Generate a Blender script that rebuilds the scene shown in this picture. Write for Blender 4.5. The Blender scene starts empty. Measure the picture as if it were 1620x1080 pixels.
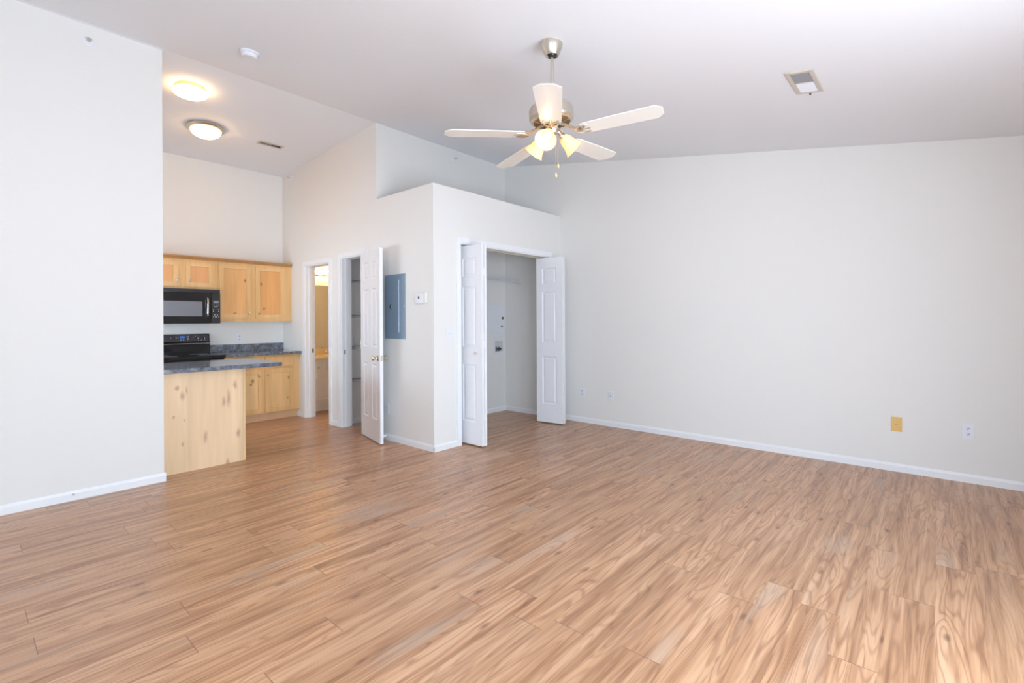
import bpy, bmesh, math, random
from mathutils import Vector, Matrix, Euler
random.seed(7)
PI = math.pi
R = math.radians
SC = bpy.context.scene
COL = SC.collection

# ---------------------------------------------------------------- camera
cam_d = bpy.data.cameras.new('camera')
cam = bpy.data.objects.new('camera', cam_d); COL.objects.link(cam)
YAW, ROLL, H = .8514, -.0051, 1.308
F = Vector((math.sin(YAW), math.cos(YAW), 0))
r0 = Vector((math.cos(YAW), -math.sin(YAW), 0)); u0 = Vector((0, 0, 1))
rr = r0*math.cos(ROLL)+u0*math.sin(ROLL); uu = -r0*math.sin(ROLL)+u0*math.cos(ROLL)
m3 = Matrix((rr, uu, -F)).transposed()
cam.matrix_world = Matrix.Translation((0, 0, H)) @ m3.to_4x4()
cam_d.sensor_width = 36; cam_d.lens = 772/1620*36
cam_d.shift_y = -33.28/1620
cam_d.clip_start = .05
SC.camera = cam

# ---------------------------------------------------------------- world and exposure
W = bpy.data.worlds.new('daylight'); SC.world = W; W.use_nodes = True
wn = W.node_tree.nodes; wl = W.node_tree.links
for n in list(wn): wn.remove(n)
wo = wn.new('ShaderNodeOutputWorld'); wb = wn.new('ShaderNodeBackground')
tc = wn.new('ShaderNodeTexCoord'); sp = wn.new('ShaderNodeSeparateXYZ'); wr = wn.new('ShaderNodeValToRGB')
wl.new(tc.outputs['Generated'], sp.inputs[0])
mz = wn.new('ShaderNodeMapRange'); mz.inputs[1].default_value = -1; mz.inputs[2].default_value = 1
wl.new(sp.outputs['Z'], mz.inputs[0]); wl.new(mz.outputs[0], wr.inputs[0])
wr.color_ramp.elements[0].position = .47; wr.color_ramp.elements[0].color = (.86, .98, 1.13, 1)
wr.color_ramp.elements[1].position = .53; wr.color_ramp.elements[1].color = (.67, .83, .99, 1)
wl.new(wr.outputs[0], wb.inputs['Color']); wb.inputs['Strength'].default_value = 12.2
wl.new(wb.outputs[0], wo.inputs[0])
SC.view_settings.view_transform = 'Standard'; SC.view_settings.look = 'None'
SC.view_settings.exposure = 0.17; SC.view_settings.gamma = 1.0
SC.view_settings.use_curve_mapping = False

# portals in the patio door and the added side and kitchen windows
def portal(name, loc, rot, sx, sy):
    l = bpy.data.lights.new(name, 'AREA'); l.shape = 'RECTANGLE'; l.size = sx; l.size_y = sy
    l.cycles.is_portal = True
    o = bpy.data.objects.new(name, l); COL.objects.link(o); o.location = loc; o.rotation_euler = rot
portal('portal_patio', (1.3, -1.15, 1.04), (R(90), 0, 0), 2.6, 2.04)     # shines towards +Y
portal('portal_window', (-2.55, .0, 1.35), (R(90), 0, R(-90)), 1.2, 1.5)
portal('portal_kitchen', (.35, 6.05, 1.35), (R(90), 0, R(-90)), 1.7, .7)

# ---------------------------------------------------------------- measures
XC, XR, XL, XP = 3.1425, 5.308, 1.1315, 1.813
YL, YC, YB, YK, YP = 4.810, 3.790, 4.779, 7.179, 4.956
ZC, ZR, S1, S2 = 2.686, 3.547, .165, .0604
YREAR, XSIDE = -1.0, -2.4
def zc(y): return ZR-S1*(YB-y) if y < YB else ZR-S2*(y-YB)

# ---------------------------------------------------------------- materials
def srgb(r, g, b):
    f = lambda c: (c/255/12.92) if c/255 <= .04045 else ((c/255+.055)/1.055)**2.4
    return (f(r), f(g), f(b), 1)
MATS = {}
def mat(name, col, rough=.6, metal=0, spec=.5, bump=None, emit=None, es=0, trans=0, coat=0):
    if name in MATS: return MATS[name]
    m = bpy.data.materials.new(name); m.use_nodes = True; MATS[name] = m
    nt = m.node_tree; b = nt.nodes['Principled BSDF']
    b.inputs['Base Color'].default_value = col; b.inputs['Roughness'].default_value = rough
    b.inputs['Metallic'].default_value = metal; b.inputs['Specular IOR Level'].default_value = spec
    if coat: b.inputs['Coat Weight'].default_value = coat; b.inputs['Coat Roughness'].default_value = .05
    if emit: b.inputs['Emission Color'].default_value = emit; b.inputs['Emission Strength'].default_value = es
    if trans: b.inputs['Transmission Weight'].default_value = trans
    # faint mottling so that nothing is perfectly flat
    geo = nt.nodes.new('ShaderNodeNewGeometry'); no = nt.nodes.new('ShaderNodeTexNoise')
    no.inputs['Scale'].default_value = bump[0] if bump else 30; no.inputs['Detail'].default_value = 3
    nt.links.new(geo.outputs['Position'], no.inputs['Vector'])
    mx = nt.nodes.new('ShaderNodeMix'); mx.data_type = 'RGBA'
    mx.inputs[6].default_value = [c*.975 for c in col[:3]]+[1]; mx.inputs[7].default_value = [min(1, c*1.02) for c in col[:3]]+[1]
    nt.links.new(no.outputs['Fac'], mx.inputs[0]); nt.links.new(mx.outputs[2], b.inputs['Base Color'])
    if bump:
        bp = nt.nodes.new('ShaderNodeBump'); bp.inputs['Strength'].default_value = bump[1]; bp.inputs['Distance'].default_value = .002
        nt.links.new(no.outputs['Fac'], bp.inputs['Height']); nt.links.new(bp.outputs[0], b.inputs['Normal'])
    return m

def wood(name, base, dark, knots=(), plane='xz', rough=.38, band=5.0, streak=.6, kstr=.8):
    """knotty alder: vertical grain, soft bands, knots with rings; all in place coordinates"""
    if name in MATS: return MATS[name]
    m = bpy.data.materials.new(name); m.use_nodes = True; MATS[name] = m
    nt = m.node_tree; N = nt.nodes; L = nt.links; b = N['Principled BSDF']
    b.inputs['Roughness'].default_value = rough; b.inputs['Specular IOR Level'].default_value = .4
    geo = N.new('ShaderNodeNewGeometry')
    mp = N.new('ShaderNodeMapping'); mp.inputs['Scale'].default_value = (band, band, .55)
    L.new(geo.outputs['Position'], mp.inputs[0])
    n1 = N.new('ShaderNodeTexNoise'); n1.inputs['Scale'].default_value = 1.0; n1.inputs['Detail'].default_value = 3; n1.inputs['Distortion'].default_value = .4
    L.new(mp.outputs[0], n1.inputs['Vector'])
    mp2 = N.new('ShaderNodeMapping'); mp2.inputs['Scale'].default_value = (34, 34, 1.6)
    L.new(geo.outputs['Position'], mp2.inputs[0])
    n2 = N.new('ShaderNodeTexNoise'); n2.inputs['Scale'].default_value = 1.0; n2.inputs['Detail'].default_value = 2
    L.new(mp2.outputs[0], n2.inputs['Vector'])
    rp = N.new('ShaderNodeValToRGB'); e = rp.color_ramp.elements
    e[0].position = .3; e[0].color = [base[i]*(1-.25*streak)*(.95 if i == 2 else 1) for i in range(3)]+[1]
    e[1].position = .72; e[1].color = [min(1, base[i]*(1+.12*streak)) for i in range(3)]+[1]
    L.new(n1.outputs['Fac'], rp.inputs[0])
    mx = N.new('ShaderNodeMix'); mx.data_type = 'RGBA'; mx.blend_type = 'MULTIPLY'; mx.inputs[0].default_value = .25*streak
    rp2 = N.new('ShaderNodeValToRGB'); rp2.color_ramp.elements[0].position = .35; rp2.color_ramp.elements[0].color = (.62, .55, .45, 1); rp2.color_ramp.elements[1].position = .6
    L.new(n2.outputs['Fac'], rp2.inputs[0])
    L.new(rp.outputs[0], mx.inputs[6]); L.new(rp2.outputs[0], mx.inputs[7])
    cur = mx.outputs[2]
    if knots:
        sep = N.new('ShaderNodeSeparateXYZ')
        nd = N.new('ShaderNodeTexNoise'); nd.inputs['Scale'].default_value = 28; nd.inputs['Detail'].default_value = 2
        L.new(geo.outputs['Position'], nd.inputs['Vector'])
        mad = N.new('ShaderNodeVectorMath'); mad.operation = 'MULTIPLY_ADD'
        L.new(nd.outputs['Color'], mad.inputs[0]); mad.inputs[1].default_value = (.02, .02, .03); 
        sub = N.new('ShaderNodeVectorMath'); sub.operation = 'SUBTRACT'; sub.inputs[1].default_value = (.01, .01, .015)
        L.new(geo.outputs['Position'], sub.inputs[0]); L.new(sub.outputs[0], mad.inputs[2]); L.new(mad.outputs[0], sep.inputs[0])
        acc = None
        def M(op, a, bb=None, c=None):
            n = N.new('ShaderNodeMath'); n.operation = op
            for i, v in enumerate((a, bb, c)):
                if v is None: continue
                if isinstance(v, (int, float)): n.inputs[i].default_value = v
                else: L.new(v, n.inputs[i])
            return n.outputs[0]
        for (kx, kz, ax, az) in knots:
            dx = M('MULTIPLY', M('SUBTRACT', sep.outputs[0 if plane[0] == 'x' else 1], kx), 1/ax)
            dz = M('MULTIPLY', M('SUBTRACT', sep.outputs[2], kz), 1/az)
            d = M('SQRT', M('ADD', M('MULTIPLY', dx, dx), M('MULTIPLY', dz, dz)))
            k = N.new('ShaderNodeMapRange'); k.inputs[1].default_value = 2.0; k.inputs[2].default_value = .0; k.interpolation_type = 'SMOOTHSTEP'
            L.new(d, k.inputs[0]); kk = M('MULTIPLY', k.outputs[0], kstr)
            acc = kk if acc is None else M('MAXIMUM', acc, kk)
        mk = N.new('ShaderNodeMix'); mk.data_type = 'RGBA'; L.new(acc, mk.inputs[0]); L.new(cur, mk.inputs[6]); mk.inputs[7].default_value = dark
        cur = mk.outputs[2]
    L.new(cur, b.inputs['Base Color'])
    return m

def floor_material():
    m = bpy.data.materials.new('laminate_planks'); m.use_nodes = True
    nt = m.node_tree; N = nt.nodes; L = nt.links; b = N['Principled BSDF']
    geo = N.new('ShaderNodeNewGeometry'); sep = N.new('ShaderNodeSeparateXYZ'); L.new(geo.outputs['Position'], sep.inputs[0])
    def M(op, a, bb=None, c=None):
        n = N.new('ShaderNodeMath'); n.operation = op
        for i, v in enumerate((a, bb, c)):
            if v is None: continue
            if isinstance(v, (int, float)): n.inputs[i].default_value = v
            else: L.new(v, n.inputs[i])
        return n.outputs[0]
    X, Y = sep.outputs[0], sep.outputs[1]
    W_, LN = .1565, 1.21
    v = M('DIVIDE', M('SUBTRACT', Y, .02), W_); row = M('FLOOR', v); fv = M('FRACT', v)
    wn1 = N.new('ShaderNodeTexWhiteNoise'); wn1.noise_dimensions = '1D'; L.new(row, wn1.inputs['W'])
    u = M('ADD', M('DIVIDE', X, LN), wn1.outputs['Value']); colm = M('FLOOR', u); fu = M('FRACT', u)
    cid = N.new('ShaderNodeCombineXYZ'); L.new(row, cid.inputs[0]); L.new(colm, cid.inputs[1])
    wn2 = N.new('ShaderNodeTexWhiteNoise'); wn2.noise_dimensions = '2D'; L.new(cid.outputs[0], wn2.inputs['Vector'])
    offs = M('MULTIPLY', wn2.outputs['Value'], 37.0)
    def vec(sx, sy, z=offs):
        c = N.new('ShaderNodeCombineXYZ'); L.new(M('MULTIPLY', X, sx), c.inputs[0]); L.new(M('MULTIPLY', Y, sy), c.inputs[1]); L.new(z, c.inputs[2]); return c.outputs[0]
    def noise(vv, sc=1, det=2, dist=0, rough=.5):
        n = N.new('ShaderNodeTexNoise'); n.inputs['Scale'].default_value = sc; n.inputs['Detail'].default_value = det
        n.inputs['Distortion'].default_value = dist; n.inputs['Roughness'].default_value = rough; L.new(vv, n.inputs['Vector']); return n.outputs['Fac']
    # cathedral figure: contour lines of stretched noise
    f1 = noise(vec(1.0, 10.5), 1, 1.0, .5)
    ring = M('FRACT', M('MULTIPLY', f1, 13.0))
    tri = M('ABSOLUTE', M('SUBTRACT', M('MULTIPLY', ring, 2), 1))          # 1 at line
    line = N.new('ShaderNodeMapRange'); line.inputs[1].default_value = .45; line.inputs[2].default_value = 1.0; line.interpolation_type = 'SMOOTHSTEP'; L.new(tri, line.inputs[0])
    # broad tone, streaks, fine pores
    f2 = noise(vec(1.0, 19), 1, 3, .5)
    f3 = noise(vec(3.0, 85), 1, 2, .2)
    f4 = noise(vec(2.8, 56), 1, 3, .5)
    ramp = N.new('ShaderNodeValToRGB'); e = ramp.color_ramp.elements
    e[0].position = .30; e[0].color = srgb(170, 121, 84)
    e[1].position = .72; e[1].color = srgb(219, 174, 137)
    e2 = ramp.color_ramp.elements.new(.5); e2.color = srgb(201, 152, 113)
    L.new(f2, ramp.inputs[0])
    def mul(colr, fac, tint):
        mx = N.new('ShaderNodeMix'); mx.data_type = 'RGBA'; mx.blend_type = 'MULTIPLY'
        if isinstance(fac, float): mx.inputs[0].default_value = fac
        else: L.new(fac, mx.inputs[0])
        L.new(colr, mx.inputs[6]); mx.inputs[7].default_value = tint; return mx.outputs[2]
    c = mul(ramp.outputs[0], M('MULTIPLY', line.outputs[0], M('MULTIPLY_ADD', wn2.outputs['Value'], .40, .36)), (.62, .52, .45, 1))
    s = N.new('ShaderNodeMapRange'); s.inputs[1].default_value = .50; s.inputs[2].default_value = .68; L.new(f4, s.inputs[0])
    c = mul(c, M('MULTIPLY', s.outputs[0], .62), (.58, .47, .38, 1))
    s3 = N.new('ShaderNodeMapRange'); s3.inputs[1].default_value = .45; s3.inputs[2].default_value = .75; L.new(f3, s3.inputs[0])
    c = mul(c, M('MULTIPLY', s3.outputs[0], .35), (.70, .62, .55, 1))
    # knots
    vo = N.new('ShaderNodeTexVoronoi'); vo.inputs['Scale'].default_value = 1; L.new(vec(3.2, 8.5), vo.inputs['Vector'])
    kn = N.new('ShaderNodeMapRange'); kn.inputs[1].default_value = .16; kn.inputs[2].default_value = .03; kn.interpolation_type = 'SMOOTHSTEP'; L.new(vo.outputs['Distance'], kn.inputs[0])
    c = mul(c, M('MULTIPLY', kn.outputs[0], .8), (.35, .28, .22, 1))
    # grey-ish mineral patches and per plank tone
    f5 = noise(vec(1.3, 5), 1, 1)
    g = N.new('ShaderNodeMapRange'); g.inputs[1].default_value = .60; g.inputs[2].default_value = .80; L.new(f5, g.inputs[0])
    mg = N.new('ShaderNodeMix'); mg.data_type = 'RGBA'; L.new(M('MULTIPLY', g.outputs[0], .5), mg.inputs[0]); L.new(c, mg.inputs[6]); mg.inputs[7].default_value = srgb(186, 168, 152)
    hsv = N.new('ShaderNodeHueSaturation'); L.new(mg.outputs[2], hsv.inputs['Color'])
    L.new(M('MULTIPLY_ADD', wn2.outputs['Value'], .14, .94), hsv.inputs['Value'])
    # seams
    ev = M('MINIMUM', fv, M('SUBTRACT', 1.0, fv)); eu = M('MINIMUM', fu, M('SUBTRACT', 1.0, fu))
    sv = M('LESS_THAN', ev, .0045); su = M('LESS_THAN', eu, .0013)
    seam = M('MAXIMUM', M('MULTIPLY', sv, .22), M('MULTIPLY', su, .8))
    ms = N.new('ShaderNodeMix'); ms.data_type = 'RGBA'; L.new(seam, ms.inputs[0]); L.new(hsv.outputs[0], ms.inputs[6]); ms.inputs[7].default_value = srgb(105, 72, 50)
    L.new(ms.outputs[2], b.inputs['Base Color'])
    L.new(M('MULTIPLY_ADD', f3, .10, .29), b.inputs['Roughness'])
    b.inputs['Specular IOR Level'].default_value = 1.0
    bp = N.new('ShaderNodeBump'); bp.inputs['Strength'].default_value = .08; bp.inputs['Distance'].default_value = .001
    L.new(f3, bp.inputs['Height']); L.new(bp.outputs[0], b.inputs['Normal'])
    return m

def counter_material():
    m = bpy.data.materials.new('slate_laminate'); m.use_nodes = True
    nt = m.node_tree; N = nt.nodes; L = nt.links; b = N['Principled BSDF']
    geo = N.new('ShaderNodeNewGeometry')
    n = N.new('ShaderNodeTexNoise'); n.inputs['Scale'].default_value = 22; n.inputs['Detail'].default_value = 6; n.inputs['Roughness'].default_value = .7
    L.new(geo.outputs['Position'], n.inputs['Vector'])
    r = N.new('ShaderNodeValToRGB'); e = r.color_ramp.elements
    e[0].position = .35; e[0].color = srgb(84, 88, 97); e[1].position = .68; e[1].color = srgb(156, 161, 171)
    k = r.color_ramp.elements.new(.5); k.color = srgb(114, 119, 130)
    L.new(n.outputs['Fac'], r.inputs[0]); L.new(r.outputs[0], b.inputs['Base Color'])
    b.inputs['Roughness'].default_value = .10; b.inputs['Specular IOR Level'].default_value = .5
    return m

WALL = mat('wall_paint', (.845, .832, .805, 1), .75, bump=(260, .06), spec=.3)
CEIL = mat('ceiling_paint', (.88, .89, .92, 1), .85, bump=(220, .08), spec=.2)
TRIM = mat('white_trim_paint', (.89, .90, .92, 1), .35)
DOORW = mat('white_door_paint', (.90, .91, .94, 1), .4)
PLATE = mat('white_plastic', (.83, .85, .90, 1), .35)
CREAM = mat('cream_plastic', (.82, .82, .76, 1), .45)
NICK = mat('brushed_nickel', srgb(212, 205, 192), .34, 1)
CHROME = mat('chrome', (.8, .8, .8, 1), .12, 1)
BRASS = mat('satin_nickel_brass', srgb(214, 204, 186), .28, 1)
BLACK = mat('black_gloss_enamel', (.012, .012, .014, 1), .08, spec=.5)
BLACKM = mat('black_satin_plastic', (.02, .02, .023, 1), .3)
DARKG = mat('dark_gap', (.05, .05, .05, 1), .6)
GREYD = mat('grey_window_mesh', srgb(120, 122, 130), .25, .0, coat=.6)
MARK = mat('pale_printed_marks', srgb(205, 205, 210), .5)
BLUEP = mat('blue_grey_enamel', srgb(132, 152, 170), .4)
VENTP = mat('aged_vent_enamel', srgb(212, 202, 190), .5)
BLUEL = mat('pale_blue_grey_enamel', srgb(190, 205, 220), .4)
YELP = mat('aged_yellow_plastic', srgb(232, 192, 118), .45)
SLATE = counter_material()
FLOOR = floor_material()
ALD = srgb(232, 182, 122); ALDD = srgb(128, 74, 38)
WOODC = wood('alder_frame', srgb(241, 197, 139), ALDD)
WOODM = wood('alder_moulding', srgb(190, 140, 88), ALDD, band=3)
CULT = mat('cultured_marble', srgb(240, 222, 190), .2)
MIRROR = mat('mirror_silver', (.92, .92, .92, 1), .01, 1)
BLADE = mat('white_blade_laminate', (.82, .78, .72, 1), .4)
LAMPW = mat('glowing_lamp_glass', (1, .95, .86, 1), .4, emit=(1, .60, .28, 1), es=16.0)
LAMPD = mat('glowing_dome_glass', (1, .95, .86, 1), .4, emit=(1, .60, .27, 1), es=15.0)
BULB = mat('lit_bulb', (1, 1, 1, 1), .4, emit=(1, .78, .46, 1), es=4.5)
VBULB = mat('lit_vanity_bulb', (1, 1, 1, 1), .4, emit=(1, .61, .21, 1), es=44.0)
AMBER = mat('vanity_bar_metal', srgb(235, 205, 150), .25, 1)
GREYLOUV = mat('grey_louvre', srgb(150, 150, 152), .9, bump=(400, .4))  # even grey for the louvres of the darker bank
DISP = mat('blue_display', srgb(40, 80, 150), .2, emit=(.05, .16, .5, 1), es=.6)
def shade_glass():
    m = bpy.data.materials.new('frosted_bell_glass'); m.use_nodes = True
    nt = m.node_tree; N = nt.nodes; L = nt.links
    for n in list(N): N.remove(n)
    o = N.new('ShaderNodeOutputMaterial'); t = N.new('ShaderNodeBsdfTranslucent'); t.inputs[0].default_value = (.98, .82, .60, 1)
    d = N.new('ShaderNodeBsdfPrincipled'); d.inputs['Base Color'].default_value = (.86, .75, .58, 1); d.inputs['Roughness'].default_value = .25
    d.inputs['Emission Color'].default_value = (1, .66, .34, 1); d.inputs['Emission Strength'].default_value = .06
    mx = N.new('ShaderNodeMixShader'); mx.inputs[0].default_value = .5
    L.new(t.outputs[0], mx.inputs[1]); L.new(d.outputs[0], mx.inputs[2]); L.new(mx.outputs[0], o.inputs[0])
    return m
SHADE = shade_glass()
def pane_glass():
    m = bpy.data.materials.new('window_glass'); m.use_nodes = True
    nt = m.node_tree; N = nt.nodes; L = nt.links
    for n in list(N): N.remove(n)
    o = N.new('ShaderNodeOutputMaterial'); t = N.new('ShaderNodeBsdfTransparent'); g = N.new('ShaderNodeBsdfGlossy'); g.inputs['Roughness'].default_value = .02
    mx = N.new('ShaderNodeMixShader'); mx.inputs[0].default_value = .06
    L.new(t.outputs[0], mx.inputs[1]); L.new(g.outputs[0], mx.inputs[2]); L.new(mx.outputs[0], o.inputs[0]); return m
GLASS = pane_glass()

# ---------------------------------------------------------------- mesh helpers
class MB:
    def __init__(s): s.v = []; s.f = []
    def add(s, vs, fs):
        o = len(s.v); s.v += [Vector(v) for v in vs]; s.f += [[i+o for i in f] for f in fs]; return s
    def box(s, x0, x1, y0, y1, z0, z1):
        x0, x1 = sorted((x0, x1)); y0, y1 = sorted((y0, y1)); z0, z1 = sorted((z0, z1))
        return s.add([(x, y, z) for z in (z0, z1) for y in (y0, y1) for x in (x0, x1)],
                     [(0, 2, 3, 1), (4, 5, 7, 6), (0, 1, 5, 4), (2, 6, 7, 3), (0, 4, 6, 2), (1, 3, 7, 5)])
    def prism(s, poly, fn, a, b):
        """poly of 2D points; fn(p, t) gives the 3D point at t = a and t = b"""
        n = len(poly); vs = [fn(p, a) for p in poly]+[fn(p, b) for p in poly]
        return s.add(vs, [list(range(n))[::-1], list(range(n, 2*n))]+[(i, (i+1) % n, n+(i+1) % n, n+i) for i in range(n)])
    def lathe(s, prof, o=(0, 0, 0), ax=(0, 0, 1), n=32, cap=True):
        ax = Vector(ax).normalized(); t = ax.orthogonal().normalized(); b = ax.cross(t); o = Vector(o)
        vs = []
        for r, h in prof:
            for k in range(n):
                a = 2*PI*k/n; vs.append(o+ax*h+(t*math.cos(a)+b*math.sin(a))*max(r, 1e-5))
        fs = [(j*n+k, j*n+(k+1) % n, (j+1)*n+(k+1) % n, (j+1)*n+k) for j in range(len(prof)-1) for k in range(n)]
        if cap:
            fs.append(list(range(n))[::-1]); fs.append(list(range((len(prof)-1)*n, len(prof)*n)))
        return s.add(vs, fs)
    def cyl(s, p0, p1, r, n=16, r1=None):
        p0, p1 = Vector(p0), Vector(p1); d = p1-p0
        return s.lathe([(r, 0), (r if r1 is None else r1, d.length)], p0, d, n)
    def sphere(s, c, r, n=20, sq=(1, 1, 1)):
        pr = [(r*math.sin(PI*i/12), -r*math.cos(PI*i/12)) for i in range(13)]
        o = len(s.v); s.lathe(pr, (0, 0, 0), (0, 0, 1), n)
        for i in range(o, len(s.v)): v = s.v[i]; s.v[i] = Vector((v.x*sq[0]+c[0], v.y*sq[1]+c[1], v.z*sq[2]+c[2]))
        return s
    def tube(s, pts, r, n=8):
        pts = [Vector(p) for p in pts]; rings = []
        up = None
        for i, p in enumerate(pts):
            d = ((pts[min(i+1, len(pts)-1)]-pts[max(i-1, 0)])).normalized()
            t = d.orthogonal().normalized() if up is None else (up-d*up.dot(d)).normalized()
            up = t; b = d.cross(t)
            rings += [p+(t*math.cos(2*PI*k/n)+b*math.sin(2*PI*k/n))*r for k in range(n)]
        m = len(pts)
        return s.add(rings, [(j*n+k, j*n+(k+1) % n, (j+1)*n+(k+1) % n, (j+1)*n+k) for j in range(m-1) for k in range(n)]+[list(range(n))[::-1], list(range((m-1)*n, m*n))])
    def xf(s, M):
        s.v = [M @ v for v in s.v]; return s

def ldict(o): return {}
def build(name, mb, material, parent=None, world=True, bevel=0, smooth=None, kind=None, label=None, segs=2):
    me = bpy.data.meshes.new(name)
    vs = mb.v
    if parent is not None and world:
        inv = root_matrix(parent).inverted(); vs = [inv @ v for v in vs]
    me.from_pydata([tuple(v) for v in vs], [], mb.f)
    bm = bmesh.new(); bm.from_mesh(me)
    bmesh.ops.remove_doubles(bm, verts=bm.verts, dist=1e-6)
    bmesh.ops.recalc_face_normals(bm, faces=bm.faces)
    if bevel:
        es = [e for e in bm.edges if len(e.link_faces) == 2 and e.calc_face_angle(0) > .6]
        bmesh.ops.bevel(bm, geom=es, offset=bevel, segments=segs, affect='EDGES', profile=.5, clamp_overlap=True)
    bm.to_mesh(me); bm.free()
    if smooth is not None:
        for p in me.polygons: p.use_smooth = True
        me.set_sharp_from_angle(angle=R(smooth))
    me.materials.append(material)
    o = bpy.data.objects.new(name, me); COL.objects.link(o)
    if parent is not None: o.parent = parent
    if kind: o['kind'] = kind
    if label: o['label'] = label
    return o
def root_matrix(o):
    M = Matrix.LocRotScale(o.location, o.rotation_euler, None)
    return root_matrix(o.parent) @ M if o.parent else M
def thing(name, label, cat, loc=(0, 0, 0), rot=(0, 0, 0), group=None):
    o = bpy.data.objects.new(name, None); COL.objects.link(o); o.empty_display_size = .1
    o.location = loc; o.rotation_euler = rot; o['label'] = label; o['category'] = cat
    if group: o['group'] = group
    return o
def tag(o, label, cat, group=None):
    o['label'] = label; o['category'] = cat
    if group: o['group'] = group
    return o
def struct(name, mb, m, parent=None, **k): return build(name, mb, m, parent, kind='structure', **k)
def copy_tree(o, parent=None):
    c = o.copy(); COL.objects.link(c)
    if parent: c.parent = parent
    for ch in o.children: copy_tree(ch, c)
    return c

# ---------------------------------------------------------------- the setting
T = .125
def yz(x0, x1): return lambda p, t: (t, p[0], p[1])
def wall_x(mb, xa, xb, ys, zb=0, top=None):
    """wall slab between x=xa..xb along ys, top follows the ceiling"""
    poly = [(ys[0], zb)]+[(ys[-1], zb)]+[(y, (top if top is not None else zc(y)+.02)) for y in reversed(ys)]
    mb.prism(poly, lambda p, t: (t, p[0], p[1]), xa, xb)
def wall_y(mb, ya, yb, x0, x1, zb=0, top=None):
    zt = top if top is not None else None
    poly = [(ya, zb), (yb, zb), (yb, zt if zt else zc(yb)+.02), (ya, zt if zt else zc(ya)+.02)]
    mb.prism(poly, lambda p, t: (t, p[0], p[1]), x0, x1)

mb = MB().box(XSIDE-T, XR+T, YREAR-T, 7.5, -.06, 0); struct('floor', mb, FLOOR)
mb = MB()
for a, b in ((YREAR-T, YB), (YB, 7.5)):
    mb.prism([(a, zc(a) if a != YB else ZR), (b, zc(b)), (b, zc(b)+.1), (a, (zc(a) if a != YB else ZR)+.1)], lambda p, t: (t, p[0], p[1]), XSIDE-T, XR+T)
struct('ceiling', mb, CEIL)
# left wall, beside the kitchen, its end at XL
mb = MB(); wall_y(mb, YL, YL+T, XSIDE, XL); struct('wall_left', mb, WALL)
mb = MB(); wall_y(mb, YK, YK+T, .5, XC); struct('wall_kitchen_back', mb, WALL)
mb = MB(); wall_x(mb, .5-T, .5, (YL+T, 5.20)); wall_x(mb, .5-T, .5, (6.90, YK)); wall_x(mb, .5-T, .5, (5.20, 6.90), 1.70); wall_x(mb, .5-T, .5, (5.20, 6.90), 0, 1.00); struct('wall_kitchen_side', mb, WALL)
mb = MB(); wall_x(mb, XR, XR+T, (YREAR-T, YB, 7.5)); struct('wall_right', mb, WALL)
mb = MB(); wall_y(mb, YB, YB+T, XC+T, XR); struct('wall_back', mb, WALL)
# hall wall with the bathroom and linen closet doorways
B0, B1, BZ = 5.838, 6.492, 2.062
D0, D1, DZ = 5.000, 5.552, 2.090
mb = MB()
mb.box(XC, XC+T, YC, YB, 0, ZC)
for a, b, z in ((YB, D0, 0), (D0, D1, DZ), (D1, B0, 0), (B0, B1, BZ), (B1, 7.45, 0)):
    wall_x(mb, XC, XC+T, (a, b), z)
struct('wall_hall', mb, WALL)
# laundry closet front with the bifold opening, and the plant ledge over it
O0, O1, OZ = 3.500, 5.044, 2.130
mb = MB()
mb.box(XC+T, O0, YC, YC+T, 0, ZC); mb.box(O1, XR, YC, YC+T, 0, ZC); mb.box(O0, O1, YC, YC+T, OZ, ZC)
struct('wall_closet_front', mb, WALL)
mb = MB().box(XC+T, XR, YC+T, YB, ZC-.10, ZC); struct('trim_1', mb, WALL)
# behind the doorways
mb = MB().box(XC+T, XR, 5.664, 5.76, 0, 2.9); struct('wall_linen_partition', mb, WALL)
mb = MB().box(3.95, 4.05, YB+T, 5.664, 0, 2.9); struct('wall_linen_back', mb, WALL)
mb = MB().box(XC+T, XR, 7.28, 7.40, 0, 2.9); struct('wall_bath_back', mb, WALL)
mb = MB().box(XC+T, XR, 5.76, 7.28, 2.44, 2.5).box(XC+T, 3.95, YB+T, 5.664, 2.44, 2.5); struct('ceiling_low', mb, CEIL)
# rear wall with the patio door, side wall with the added window
P0, P1, PZ = 0.0, 2.6, 2.06
mb = MB(); wall_y(mb, YREAR-T, YREAR, XSIDE-T, P0); wall_y(mb, YREAR-T, YREAR, P1, XR); wall_y(mb, YREAR-T, YREAR, P0, P1, PZ); struct('wall_rear', mb, WALL)
V0, V1, VZ0, VZ1 = -.6, .6, .6, 2.1
mb = MB(); wall_x(mb, XSIDE-T, XSIDE, (YREAR, V0)); wall_x(mb, XSIDE-T, XSIDE, (V1, YL+T)); wall_x(mb, XSIDE-T, XSIDE, (V0, V1), VZ1); wall_x(mb, XSIDE-T, XSIDE, (V0, V1), 0, VZ0); struct('wall_side', mb, WALL)
VM = (V0+V1)/2
def frame_xz(mb, x0, x1, z0, z1, ya, yb, w):
    mb.box(x0, x0+w, ya, yb, z0, z1).box(x1-w, x1, ya, yb, z0, z1).box(x0+w, x1-w, ya, yb, z0, z0+w).box(x0+w, x1-w, ya, yb, z1-w, z1)
w2 = thing('window_2', '', ''); del w2['label']; del w2['category']; w2['kind'] = 'structure'
w2.location = (1.3, YREAR-.06, 0)
mb = MB(); xm = (P0+P1)/2
frame_xz(mb, P0, xm+.03, 0, PZ, YREAR-.07, YREAR-.03, .07); frame_xz(mb, xm-.03, P1, 0, PZ, YREAR-.11, YREAR-.07, .07)
build('frame', mb, TRIM, w2)
build('pane', MB().box(P0+.07, xm-.04, YREAR-.053, YREAR-.047, .07, PZ-.07), GLASS, w2)
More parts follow.
